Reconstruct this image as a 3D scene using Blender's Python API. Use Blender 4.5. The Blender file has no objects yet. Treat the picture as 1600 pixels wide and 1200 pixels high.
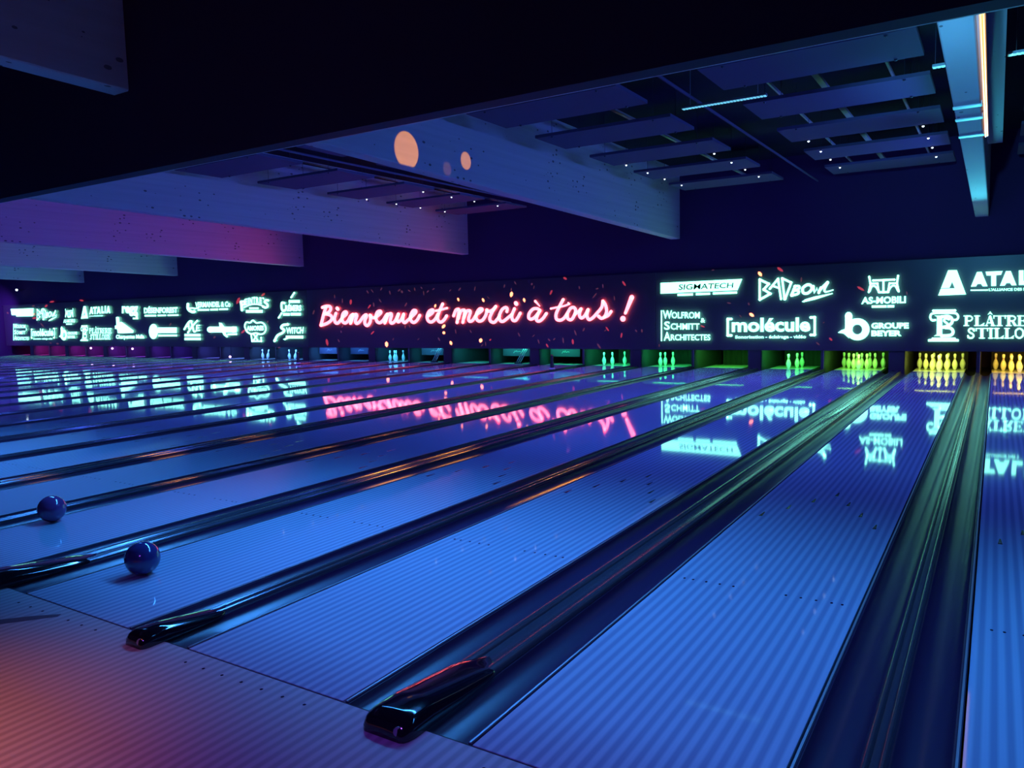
import bpy, bmesh, math, random
from mathutils import Vector, Matrix
from mathutils.geometry import tessellate_polygon
rnd = random.Random(7)
SC = bpy.context.scene
COL = SC.collection

# ------------------------------------------------------------------ camera
CAM_POS = Vector((1.6397, -2.2513, 1.6390))
FPX, YAW, PITCH, ROLL = 1201.1, 0.562742, -0.0942244, -0.0243979
fwd = Vector((-math.sin(YAW)*math.cos(PITCH), math.cos(YAW)*math.cos(PITCH), math.sin(PITCH)))
_r = Vector((math.cos(YAW), math.sin(YAW), 0)); _u = _r.cross(fwd)
RIGHT = _r*math.cos(ROLL)+_u*math.sin(ROLL); UP = -_r*math.sin(ROLL)+_u*math.cos(ROLL)
cd = bpy.data.cameras.new('camera'); cam = bpy.data.objects.new('camera', cd); COL.objects.link(cam)
M = Matrix((RIGHT, UP, -fwd)).transposed().to_4x4(); M.translation = CAM_POS
cam.matrix_world = M
cd.sensor_fit = 'HORIZONTAL'; cd.sensor_width = 36.0; cd.lens = FPX/1600*36; cd.clip_end = 200
SC.camera = cam

# ------------------------------------------------------------------ colour management, world
vs = SC.view_settings
vs.view_transform = 'Standard'; vs.look = 'None'; vs.gamma = 1; vs.use_curve_mapping = False
vs.exposure = 0.0
w = bpy.data.worlds.new('world'); SC.world = w; w.use_nodes = True
w.node_tree.nodes['Background'].inputs[0].default_value = (0.12, 0.06, 0.55, 1)
w.node_tree.nodes['Background'].inputs[1].default_value = 0.035

# ------------------------------------------------------------------ lights
def aim(o, d):
    o.rotation_euler = Vector(d).to_track_quat('-Z', 'Y').to_euler()
def area(name, loc, d, sx, sy, power, color, spread=100):
    l = bpy.data.lights.new(name, 'AREA'); l.shape = 'RECTANGLE'; l.size = sx; l.size_y = sy
    l.energy = power; l.color = color; l.spread = math.radians(spread)
    o = bpy.data.objects.new(name, l); COL.objects.link(o); o.location = loc; aim(o, d); return o
def spot(name, loc, target, power, color, angle, blend=.2, radius=.03):
    l = bpy.data.lights.new(name, 'SPOT'); l.energy = power; l.color = color
    l.spot_size = math.radians(angle); l.spot_blend = blend; l.shadow_soft_size = radius
    o = bpy.data.objects.new(name, l); COL.objects.link(o); o.location = loc
    aim(o, Vector(target)-Vector(loc)); return o

BEAMS = [1.30, -5.80, -12.80, -20.26, -27.83, -35.00]      # centre lines of the roof beams
BAYS = [(1.30, 8.4)] + [(BEAMS[i+1], BEAMS[i]) for i in range(5)] + [(-43.0, -35.0)]
CYAN, BLUE, VIOLET = (.045, .30, 1), (.05, .14, 1), (.13, .10, 1)
for a, b in BAYS:                                            # UV row behind the bulkhead; unseen rows added farther on to fill the lanes
    c, L = (a+b)/2, b-a-1.9
    area('blacklight', (c, 2.85, 3.43), (0, -.42, -1), L, .09, 128, CYAN, 108)
    area('blacklight', (c, 6.5, 4.45), (0, .05, -1), L, .12, 85, BLUE, 100)
    area('blacklight', (c, 10.9, 4.42), (0, .05, -1), L, .12, 110, (.08, .12, 1), 100)
    area('blacklight', (c, 15.1, 4.42), (0, .05, -1), L, .12, 135, VIOLET, 100)
for i, x in enumerate(BEAMS):                                # unseen fill lamps added on each beam to light the next beam's right face
    c = [(.06, .16, 1), (.07, .14, 1), (.13, .07, 1), (.06, .16, 1), (.06, .2, 1), (.1, .1, 1)][i]
    for y in (5.6, 9.9, 14.2): area('beam_fill', (x-.14, y, 4.05), (-1, 0, -.02), 2.6, .1, 26, c, 110)
spot('warm_house_light', (-1.9, -3.1, 2.9), (-1.95, -2.05, 0), 500, (1, .28, .035), 58, .85, .2)
spot('violet_fill', (0.5, -3.5, 3.4), (-.4, -.4, 0), 300, (.27, .07, 1), 66, 1, .2)  # unseen violet fill added over the approach
spot('violet_fill', (-1.0, -5.2, 2.2), (-5.5, 1.2, 4.2), 60, (.34, .09, .75), 70, .9, .2)  # added fill that tints the near beam and bulkhead violet
spot('orange_projector', (-.3, 7.6, 4.35), (-5.68, 6.63, 4.0), 1500, (1, .37, .012), 5.7, .12, .01)
spot('orange_projector', (-.3, 7.6, 4.35), (-5.68, 8.11, 4.07), 1200, (1, .37, .012), 3.1, .2, .01)
spot('orange_projector', (-.3, 7.6, 4.35), (-5.68, 7.60, 3.87), 170, (1, .40, .05), 2.6, .6, .02)
for x, y, e in ((-6.97, 3.27, 1), (-6.97, 4.59, .5), (-6.97, 1.8, .3), (-5.31, 2.4, .4), (-5.31, 4.28, .5), (-5.31, 5.5, .3), (-3.65, 3.67, 1.3), (-3.65, 4.78, .8), (-2.0, 4.35, .9)):
    k = (y+2.25)/math.hypot(1.64-x, 1.64)            # amber effect spots under the ceiling, each on one stretch of gutter divider
    o = spot('amber_spot', (-3.7, y+k*math.hypot(x+3.7, 4.5), 4.5), (x, y, .02), 420*e, (1, .36, .03), 6.5, .6, .06); o.scale = (.5, 1, 1)
spot('cyan_fill', (1.3, 17.85, 2.66), (1.3, 10.0, 3.69), 1500, (.07, .70, .90), 27, 1, .05)  # added fill on the masking top for the right beam's underside
spot('cyan_fill', (1.3, 2.75, 3.16), (1.3, 8.2, 3.74), 1300, (.08, .50, .95), 34, 1, .05)  # second added fill, hidden by the bulkhead, for the beam's near part
spot('magenta_wash', (-16.6, 17.8, 2.66), (-20.1, 14.6, 4.1), 90, (1, .03, .28), 60, .9, .1)
spot('magenta_wash', (-10.4, 17.8, 2.66), (-12.6, 15.6, 4.0), 30, (1, .05, .35), 50, .9, .1)
spot('violet_wash', (-40.5, 15.5, 3.0), (-43, 17.5, 1.2), 700, (.25, .10, 1), 90, .9, .1)

# ------------------------------------------------------------------ helpers
def tag(o, label=None, cat=None, group=None, kind=None):
    if label: o['label'] = label
    if cat: o['category'] = cat
    if group: o['group'] = group
    if kind: o['kind'] = kind
    return o
def obj(name, bm, mats, parent=None, loc=(0, 0, 0), smooth=False):
    me = bpy.data.meshes.new(name); bmesh.ops.recalc_face_normals(bm, faces=bm.faces[:])
    bm.to_mesh(me); bm.free()
    for m in (mats if isinstance(mats, (list, tuple)) else [mats]): me.materials.append(m)
    if smooth:
        for f in me.polygons: f.use_smooth = True
        me.set_sharp_from_angle(angle=math.radians(38))
    o = bpy.data.objects.new(name, me); COL.objects.link(o); o.location = loc
    if parent: o.parent = parent
    return o
def empty(name, loc=(0, 0, 0)):
    o = bpy.data.objects.new(name, None); COL.objects.link(o); o.location = loc; o.empty_display_size = .1; return o
def copy_tree(o, parent=None):
    c = o.copy(); COL.objects.link(c)
    if parent: c.parent = parent
    for ch in list(o.children): copy_tree(ch, c)
    return c
def box(bm, x0, x1, y0, y1, z0, z1, mi=0):
    v = [bm.verts.new((x, y, z)) for z in (z0, z1) for y in (y0, y1) for x in (x0, x1)]
    for f in ((0, 1, 3, 2), (4, 6, 7, 5), (0, 4, 5, 1), (2, 3, 7, 6), (0, 2, 6, 4), (1, 5, 7, 3)):
        bm.faces.new([v[i] for i in f]).material_index = mi
def tube(bm, pts, r, n=8, mi=0):
    pts = [Vector(p) for p in pts]; rings = []
    for i, p in enumerate(pts):
        t = (pts[min(i+1, len(pts)-1)]-pts[max(i-1, 0)]).normalized()
        a = t.cross(Vector((0, 0, 1)));  a = a.normalized() if a.length > 1e-4 else Vector((1, 0, 0))
        b = t.cross(a)
        rings.append([bm.verts.new(p+(a*math.cos(2*math.pi*k/n)+b*math.sin(2*math.pi*k/n))*r) for k in range(n)])
    for A, B in zip(rings, rings[1:]):
        for k in range(n): bm.faces.new((A[k], A[(k+1) % n], B[(k+1) % n], B[k])).material_index = mi
    bm.faces.new(rings[0]).material_index = mi; bm.faces.new(rings[-1]).material_index = mi
def lathe(bm, prof, n=20, mi=lambda i: 0, c=(0, 0, 0)):
    rings = []
    for r, z in prof:
        if r < 1e-6: rings.append([bm.verts.new((c[0], c[1], c[2]+z))])
        else: rings.append([bm.verts.new((c[0]+r*math.cos(2*math.pi*k/n), c[1]+r*math.sin(2*math.pi*k/n), c[2]+z)) for k in range(n)])
    for i, (A, B) in enumerate(zip(rings, rings[1:])):
        for k in range(n):
            q = [A[k % len(A)], A[(k+1) % len(A)], B[(k+1) % len(B)], B[k % len(B)]]
            u = []
            [u.append(x) for x in q if x not in u]
            if len(u) > 2: bm.faces.new(u).material_index = mi(i)
def extrude_profile(bm, prof, y0, y1, mi=0, close=False):
    """a line of (x, z) points swept along Y"""
    A = [bm.verts.new((x, y0, z)) for x, z in prof]; B = [bm.verts.new((x, y1, z)) for x, z in prof]
    n = len(prof)
    for i in range(n if close else n-1):
        j = (i+1) % n
        bm.faces.new((A[i], A[j], B[j], B[i])).material_index = mi
    if close:
        bm.faces.new(A).material_index = mi; bm.faces.new(B[::-1]).material_index = mi

# ------------------------------------------------------------------ materials
def mat(name, color, rough=.5, metal=0, spec=.5, emit=None, strength=1, coat=0):
    m = bpy.data.materials.new(name); m.use_nodes = True
    b = m.node_tree.nodes['Principled BSDF']
    b.inputs['Base Color'].default_value = (*color, 1); b.inputs['Roughness'].default_value = rough
    b.inputs['Metallic'].default_value = metal; b.inputs['Specular IOR Level'].default_value = spec
    b.inputs['Coat Weight'].default_value = coat; b.inputs['Coat Roughness'].default_value = .04
    if emit:
        b.inputs['Emission Color'].default_value = (*emit, 1); b.inputs['Emission Strength'].default_value = strength
    return m
def nodes(m):
    return m.node_tree.nodes, m.node_tree.links, m.node_tree.nodes['Principled BSDF']
def stripes(m, dark, light, period, wear=.08):
    """boards running along Y: alternate dark and light strips, fine grain on top"""
    N, Lk, B = nodes(m)
    tc = N.new('ShaderNodeTexCoord'); sx = N.new('ShaderNodeSeparateXYZ'); Lk.new(tc.outputs['Object'], sx.inputs[0])
    mu = N.new('ShaderNodeMath'); mu.operation = 'MULTIPLY'; mu.inputs[1].default_value = 2*math.pi/period; Lk.new(sx.outputs[0], mu.inputs[0])
    si = N.new('ShaderNodeMath'); si.operation = 'SINE'; Lk.new(mu.outputs[0], si.inputs[0])
    mr = N.new('ShaderNodeMapRange'); mr.inputs[1].default_value = -.7; mr.inputs[2].default_value = .7; Lk.new(si.outputs[0], mr.inputs[0])
    mp = N.new('ShaderNodeMapping'); mp.inputs['Scale'].default_value = (60, 1.2, 1); Lk.new(tc.outputs['Object'], mp.inputs[0])
    no = N.new('ShaderNodeTexNoise'); no.inputs['Scale'].default_value = 1.0; no.inputs['Detail'].default_value = 3; Lk.new(mp.outputs[0], no.inputs[0])
    ad = N.new('ShaderNodeMath'); ad.operation = 'MULTIPLY_ADD'; ad.inputs[1].default_value = wear*4; ad.inputs[2].default_value = -wear*2; Lk.new(no.outputs[0], ad.inputs[0])
    su = N.new('ShaderNodeMath'); su.operation = 'ADD'; su.use_clamp = True; Lk.new(mr.outputs[0], su.inputs[0]); Lk.new(ad.outputs[0], su.inputs[1])
    mx = N.new('ShaderNodeMix'); mx.data_type = 'RGBA'; mx.inputs[6].default_value = (*dark, 1); mx.inputs[7].default_value = (*light, 1)
    Lk.new(su.outputs[0], mx.inputs[0]); Lk.new(mx.outputs[2], B.inputs['Base Color'])
    return m
LW = 1.054
BOARD = LW/39
m_lane = stripes(mat('lane_boards', (.5, .5, .6), .042, spec=.5), (.30, .34, .47), (.46, .52, .64), BOARD*2)
m_floor = stripes(mat('approach_boards', (.5, .45, .45), .38, spec=.4), (.34, .30, .33), (.48, .44, .47), BOARD*2)
m_mark = mat('inlay_mark', (.015, .012, .04), .2)
m_deck = mat('pin_deck_plate', (.62, .66, .62), .12)
m_gutter = mat('gutter_plastic', (.034, .010, .050), .32, spec=.7)
m_cap = mat('divider_cap', (.11, .10, .13), .2, metal=.6)
m_strip = mat('edge_strip_metal', (.42, .42, .46), .45, metal=.8)
m_nose = mat('gloss_black_cover', (.006, .005, .010), .09, spec=.6, coat=.6)
m_sub = mat('subfloor_black', (.01, .01, .02), .8)
m_black = mat('matt_black_paint', (.045, .035, .07), .75, spec=.15)
m_wall = mat('dark_navy_wall', (.075, .033, .115), .8, spec=.15)
m_ceil = mat('black_ceiling', (.02, .016, .04), .85, spec=.1)
m_panel = mat('acoustic_panel_felt', (.11, .095, .16), .9, spec=.1)
m_steel = mat('galvanised_steel', (.5, .52, .58), .4, metal=1)
m_rail = mat('pale_rail_paint', (.42, .42, .48), .5)
m_dark_steel = mat('dark_machine_metal', (.05, .05, .08), .35, metal=.6)
m_kick = mat('partition_panel', (.07, .07, .085), .5)
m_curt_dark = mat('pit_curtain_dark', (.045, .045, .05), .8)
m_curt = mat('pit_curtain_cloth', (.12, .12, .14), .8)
m_mask = mat('masking_panel_gloss', (.085, .072, .10), .30, spec=.35)
m_white_light = mat('white_sign_light', (.8, .9, .9), .4, emit=(.235, 1, .64), strength=3.9)
m_red_light = mat('red_neon_light', (.9, .5, .5), .4, emit=(1, .13, .15), strength=6.0)
m_ember = mat('ember_light_bright', (.9, .5, .3), .4, emit=(1, .22, .09), strength=4.5)
m_ember_dim = mat('ember_light_dim', (.3, .1, .1), .4, emit=(.34, .10, .14), strength=.24)
m_ember_red = mat('ember_light_red', (.4, .1, .1), .4, emit=(1, .07, .10), strength=.42)
m_ink = mat('dark_sign_ink', (.004, .012, .012), .8, spec=.05)
m_glint_bulb = mat('glint_and_bulb', (.8, .9, 1), .4, emit=(.75, .9, 1), strength=3.2)  # glow for the painted clip glints and for the spotlight bulb
m_rail_glow = mat('rail_glow_cyan', (.5, .9, .9), .4, emit=(.16, .62, .75), strength=1.0)
m_led_pink = mat('led_dot_pink', (.9, .7, 1), .4, emit=(.9, .55, 1), strength=2.0)
m_amber = mat('amber_cable_glow', (.9, .6, .2), .4, emit=(1, .40, .06), strength=1.2)
for m_ in (m_white_light, m_red_light, m_ember, m_ember_dim, m_ember_red, m_glint_bulb): m_.cycles.emission_sampling = 'NONE'
m_pin = mat('pin_white', (.82, .84, .80), .18, coat=.3)
m_pin_red = mat('pin_neck_stripe', (.25, .02, .03), .3)
m_ball_blue = mat('ball_indigo', (.035, .035, .16), .12, coat=.6)
m_ball_pink = mat('ball_plum', (.16, .05, .20), .14, coat=.6)
m_streak = mat('streak_dark', (.10, .06, .10), .6)

def concrete(name, base):
    m = mat(name, base, .85, spec=.2); N, Lk, B = nodes(m)
    tc = N.new('ShaderNodeTexCoord')
    mp = N.new('ShaderNodeMapping'); mp.inputs['Scale'].default_value = (1, .55, 1); Lk.new(tc.outputs['Object'], mp.inputs[0])
    vo = N.new('ShaderNodeTexVoronoi'); vo.inputs['Scale'].default_value = 9.0; Lk.new(mp.outputs[0], vo.inputs[0])
    n2 = N.new('ShaderNodeTexNoise'); n2.inputs['Scale'].default_value = 1.3; n2.inputs['Detail'].default_value = 2; Lk.new(tc.outputs['Object'], n2.inputs[0])
    th = N.new('ShaderNodeMapRange'); th.inputs[1].default_value = .44; th.inputs[2].default_value = .62; th.inputs[3].default_value = .0; th.inputs[4].default_value = .20
    Lk.new(n2.outputs[0], th.inputs[0])
    lt = N.new('ShaderNodeMath'); lt.operation = 'LESS_THAN'; Lk.new(vo.outputs['Distance'], lt.inputs[0]); Lk.new(th.outputs[0], lt.inputs[1])
    mp2 = N.new('ShaderNodeMapping'); mp2.inputs['Scale'].default_value = (1, .25, 14); Lk.new(tc.outputs['Object'], mp2.inputs[0])
    n3 = N.new('ShaderNodeTexNoise'); n3.inputs['Scale'].default_value = 1.0; n3.inputs['Detail'].default_value = 4; Lk.new(mp2.outputs[0], n3.inputs[0])
    c1 = N.new('ShaderNodeMix'); c1.data_type = 'RGBA'; c1.inputs[6].default_value = (*[c*.82 for c in base], 1); c1.inputs[7].default_value = (*[min(1, c*1.15) for c in base], 1)
    Lk.new(n3.outputs[0], c1.inputs[0])
    c2 = N.new('ShaderNodeMix'); c2.data_type = 'RGBA'; c2.inputs[7].default_value = (*[c*.3 for c in base], 1)
    Lk.new(lt.outputs[0], c2.inputs[0]); Lk.new(c1.outputs[2], c2.inputs[6]); Lk.new(c2.outputs[2], B.inputs['Base Color'])
    return m
m_conc = concrete('pale_concrete', (.50, .50, .52))

# ------------------------------------------------------------------ lane layout
def lane_x(k):                                   # left edge of lane k, counted from the right edge of the photo
    if k == 1: return 1.584
    return -3.314*(k//2-1) - (1.73 if k % 2 else 0)
NL = 27
ORD = ['', 'first', 'second', 'third', 'fourth', 'fifth', 'sixth', 'seventh', 'eighth', 'ninth', 'tenth', 'eleventh', 'twelfth', 'thirteenth',
       'fourteenth', 'fifteenth', 'sixteenth', 'seventeenth', 'eighteenth', 'nineteenth', 'twentieth', 'twenty-first', 'twenty-second',
       'twenty-third', 'twenty-fourth', 'twenty-fifth', 'twenty-sixth', 'twenty-seventh']
Y_MASK = 17.96
X_WALL = -43.0
X_END = 4.6

# ------------------------------------------------------------------ structure
bm = bmesh.new(); box(bm, X_WALL, X_END, -6, -.006, -.12, 0)
for k in range(1, 16):                           # inlaid dots ahead of the foul line
    for i in range(7):
        x = lane_x(k)+LW/2+(i-3)*5*BOARD
        vs_ = [bm.verts.new((x+.008*math.cos(a*math.pi/4), -.10+.008*math.sin(a*math.pi/4), .0006)) for a in range(8)]
        bm.faces.new(vs_).material_index = 1
tag(obj('floor', bm, [m_floor, m_mark]), kind='structure')
bm = bmesh.new(); box(bm, X_WALL, X_END, -.006, 22, -.20, -.14); box(bm, X_WALL, X_END, -.006, .006, -.14, -.004)
tag(obj('trim_1', bm, m_sub), kind='structure')
bm = bmesh.new(); box(bm, X_WALL, X_END, 21.6, 21.8, -.14, 5.4); box(bm, X_WALL, X_END, Y_MASK+.06, Y_MASK+.22, 2.55, 5.4)
tag(obj('wall_back', bm, m_wall), kind='structure')
bm = bmesh.new(); box(bm, X_WALL-.2, X_WALL, -6, 22, -.2, 5.4); tag(obj('wall_left', bm, m_wall), kind='structure')
bm = bmesh.new(); box(bm, X_WALL, 9, -6, 22, 5.3, 5.5); tag(obj('ceiling', bm, m_ceil), kind='structure')
bm = bmesh.new(); box(bm, X_WALL, 9, 2.40, 2.56, 3.115, 5.3); tag(obj('wall_bulkhead', bm, m_black), kind='structure')

bm = bmesh.new(); box(bm, X_WALL, 9, 2.562, 2.58, 3.116, 3.15)
tag(obj('trim_2', bm, m_rail), kind='structure')

# ------------------------------------------------------------------ roof beams
def beam_z(y): return 3.48+.0265*(Y_MASK-y)
def beam_mesh(y0, y1):
    bm = bmesh.new(); ys = [y0+(y1-y0)*i/10 for i in range(11)]
    rings = []
    for y in ys:
        z = beam_z(y); c = .012
        rings.append([bm.verts.new(p) for p in ((-.13+c, y, z), (.13-c, y, z), (.13, y, z+c), (.13, y, 5.3), (-.13, y, 5.3), (-.13, y, z+c))])
    for A, B in zip(rings, rings[1:]):
        for k in range(6): bm.faces.new((A[k], A[(k+1) % 6], B[(k+1) % 6], B[k]))
    bm.faces.new(rings[0]); bm.faces.new(rings[-1])
    return bm
beam_names = ['with three pale straps and an amber light line at the right edge', 'carrying the orange light patches', 'behind the orange-lit beam, its end glowing magenta',
              'with purple and magenta face, third left of the right-edge beam', 'in pale blue, second from the left end of the row', 'farthest left in the row, just above the small logos']
proto = None
for i, x in enumerate(BEAMS):
    if proto is None: o = obj('concrete_beam', beam_mesh(2.585, Y_MASK+.06), m_conc); proto = o
    else: o = proto.copy(); COL.objects.link(o)
    o.location = (x, 0, 0)
    tag(o, 'pale speckled concrete roof beam '+beam_names[i], 'beam', 'concrete beams over the lanes')
    if i == 0:
        for y in (7.75, 8.35, 9.3):
            bm = bmesh.new(); z = beam_z(y)
            box(bm, -.135, .135, y-.06, y+.06, z-.012, z-.001); box(bm, .131, .140, y-.06, y+.06, z-.012, z+.06)
            obj('strap', bm, m_rail, o)
        bm = bmesh.new(); bt = bmesh.new()
        for a, b in ((5.0, 9.6),):
            za, zb = beam_z(a), beam_z(b)
            v = [bm.verts.new(p) for p in ((.13, a, za+.03), (.20, a, za+.05), (.20, a, za+.40), (.13, a, za+.42), (.13, b, zb+.03), (.18, b, zb+.05), (.18, b, zb+.40), (.13, b, zb+.42))]
            for f in ((0, 1, 2, 3), (4, 7, 6, 5), (0, 4, 5, 1), (1, 5, 6, 2), (2, 6, 7, 3), (3, 7, 4, 0)): bm.faces.new([v[i] for i in f])
            for dx, dz in ((.165, .026), (.185, .035)): tube(bt, [(dx, a, za+dz), (dx-.012, b, zb+dz)], .010, 6)
        box(bm, .13, .34, 5.0, 13.5, beam_z(5)+.46, beam_z(5)+.95)
        tray = obj('cable_tray', bm, m_conc, o); obj('cable_glow', bt, m_amber, tray)  # emission on the cables stands in for orange light falling on them
o = obj('concrete_beam', beam_mesh(-2.5, 2.39), m_conc); o.location = (BEAMS[1], 0, 0)
tag(o, 'dim purple concrete beam at top left in front of the dark bulkhead', 'beam', 'concrete beams over the lanes')

# ------------------------------------------------------------------ acoustic panels, rails
ROWS = [(7.38, 8.35), (9.33, 10.42), (11.38, 12.52), (13.5, 14.65), (15.62, 16.75)]
ZP = 4.55
def make_panel():
    root = empty('acoustic_panel')
    bm = bmesh.new(); box(bm, -1.2, 1.2, -.55, .55, 0, .05)
    bmesh.ops.bevel(bm, geom=bm.edges[:], offset=.008, segments=1)
    obj('board', bm, m_panel, root)
    for sx in (-.9, .9):
        for sy in (-.5, .5):
            bm = bmesh.new(); lathe(bm, [(0, -.024), (.016, -.018), (.020, -.006), (.020, .004)], 8)
            tube(bm, [(0, 0, .03), (0, 0, .7495)], .004, 5)
            obj('clip', bm, m_dark_steel, root, (sx, sy, 0))
    return root
pan = None
cols = [(-.38, 'right of the orange-lit beam, right column'), (-3.88, 'right of the orange-lit beam, left column'),
        (-7.47, 'left of the orange-lit beam, right column'), (-10.9, 'left of the orange-lit beam, left column'),
        (-14.6, 'in second bay left of orange-lit beam, right column'), (3.1, 'right of the beam at the right edge')]
bm_glint = {}
for x, cl in cols:
    for r, (y0, y1) in enumerate(ROWS):
        if pan is None: pan = make_panel(); o = pan
        else: o = copy_tree(pan)
        o.location = (x, (y0+y1)/2, ZP)
        tag(o, 'dark ceiling panel %s, %s row from bulkhead' % (cl, ORD[r+1]), 'ceiling panel', 'acoustic panels under the ceiling')
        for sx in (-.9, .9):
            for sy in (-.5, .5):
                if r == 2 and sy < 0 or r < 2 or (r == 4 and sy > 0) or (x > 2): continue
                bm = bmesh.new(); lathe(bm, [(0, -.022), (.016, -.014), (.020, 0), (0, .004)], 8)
                obj('clip_glint', bm, m_glint_bulb, o, (sx, sy, -.028))  # glowing beads stand in for sign light glinting on the clips
def rail(name, pts, r, m, label, cat='rail', sq=False):
    bm = bmesh.new()
    if sq:
        (x0, y0, z0), (x1, y1, z1) = pts
        box(bm, x0-r, x0+r, y0, y1, z0-.02, z0+.02)
    else: tube(bm, pts, r, 6)
    return tag(obj(name, bm, m), label, cat)
for cx, nm in ((-2.1, 'right of the orange-lit beam'), (-9.2, 'left of the orange-lit beam')):
    rail('ceiling_rail', [(cx+1.45, 6.5, 4.9), (cx+1.45, 17.8, 4.9)], .045, m_rail, 'pale ceiling rail above the right panel column %s' % nm, sq=True)
    for dx in (.75, 2.35): rail('ceiling_rail', [(cx+dx, 6.5, 4.95), (cx+dx, 17.8, 4.95)], .016, m_rail, 'thin ceiling rail %s of the wide rail, in the bay %s' % ('left' if dx < 1 else 'right', nm), sq=True)
    rail('ceiling_rail', [(cx-1.7, 6.5, 4.9), (cx-1.7, 17.8, 4.9)], .03, m_rail, 'pale ceiling rail above the left panel column %s' % nm, sq=True)
    rail('ceiling_pipe', [(cx-.02, 6.5, 4.6), (cx-.02, 17.8, 4.6)], .022, m_panel, 'thin dark pipe in the gap between panel columns %s' % nm, 'pipe')
# perforated steel rail crossing the bay; its emission stands in for light on it
def perforated_rail(x0, x1, label):
    root = tag(empty('perforated_rail', ((x0+x1)/2, 8.85, 4.5)), label, 'perforated rail', 'perforated rails under the ceiling')
    bm = bmesh.new(); L = (x1-x0)/2; box(bm, -L, L, -.05, .05, 0, .03); [tube(bm, [(x, 0, .03), (x, 0, .80)], .004, 5) for x in (-L*.8, L*.8)]; obj('channel', bm, m_steel, root)
    bm = bmesh.new(); n = int((x1-x0)/.045)
    for i in range(n):
        x = -L+(i+.5)*2*L/n
        for y in (-.025, .02): box(bm, x-.014, x+.014, y-.015, y+.015, -.006, -.001)
    obj('glow_row', bm, m_rail_glow, root)
perforated_rail(-2.32, -1.12, 'perforated steel rail with a painted glow between dark panels near the bulkhead')
perforated_rail(.88, 1.16, 'short piece of perforated rail left of the beam at the right edge')
perforated_rail(1.66, 2.5, 'perforated rail right of the beam at the right edge')

# ------------------------------------------------------------------ lanes
def make_lane():
    bm = bmesh.new(); box(bm, 0, LW, .006, 17.9, -.06, 0)
    def up(pts): bm.faces.new([bm.verts.new((x, y, .0006)) for x, y in pts]).material_index = 1
    for i in range(7):                               # arrows
        x, y = LW/2+(i-3)*5*BOARD, 4.80-abs(i-3)*.305
        up([(x-.014, y-.14), (x+.014, y-.14), (x+.004, y), (x-.004, y)])
    for s in (-1, 1):                                # dots
        for bd in (3, 5, 8, 11, 14):
            x = (bd*BOARD) if s < 0 else LW-bd*BOARD
            up([(x+.008*math.cos(a*math.pi/3), 2.13+.012*math.sin(a*math.pi/3)) for a in range(6)])
    lane = obj('bowling_lane', bm, [m_lane, m_mark])
    bm = bmesh.new(); box(bm, 0, LW, 17.902, 19.2, -.06, 0); obj('pin_deck', bm, m_deck, lane)
    return lane
STATE = {1: 'leading to amber-lit pins', 2: 'leading to ten yellow-green pins', 3: 'leading to ten green pins', 4: 'with three green pins left standing',
         5: 'leading to an empty green pit', 6: 'with three close mint-green pins', 7: 'with two bright mint pins'}
lane0 = None
for k in range(1, NL+1):
    if lane0 is None: lane0 = make_lane(); o = lane0
    else: o = copy_tree(lane0)
    o.location = (lane_x(k), 0, 0)
    tag(o, 'striped bowling lane %s from the right edge%s' % (ORD[k], ', '+STATE[k] if k in STATE else ''), 'bowling lane', 'bowling lanes')

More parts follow.
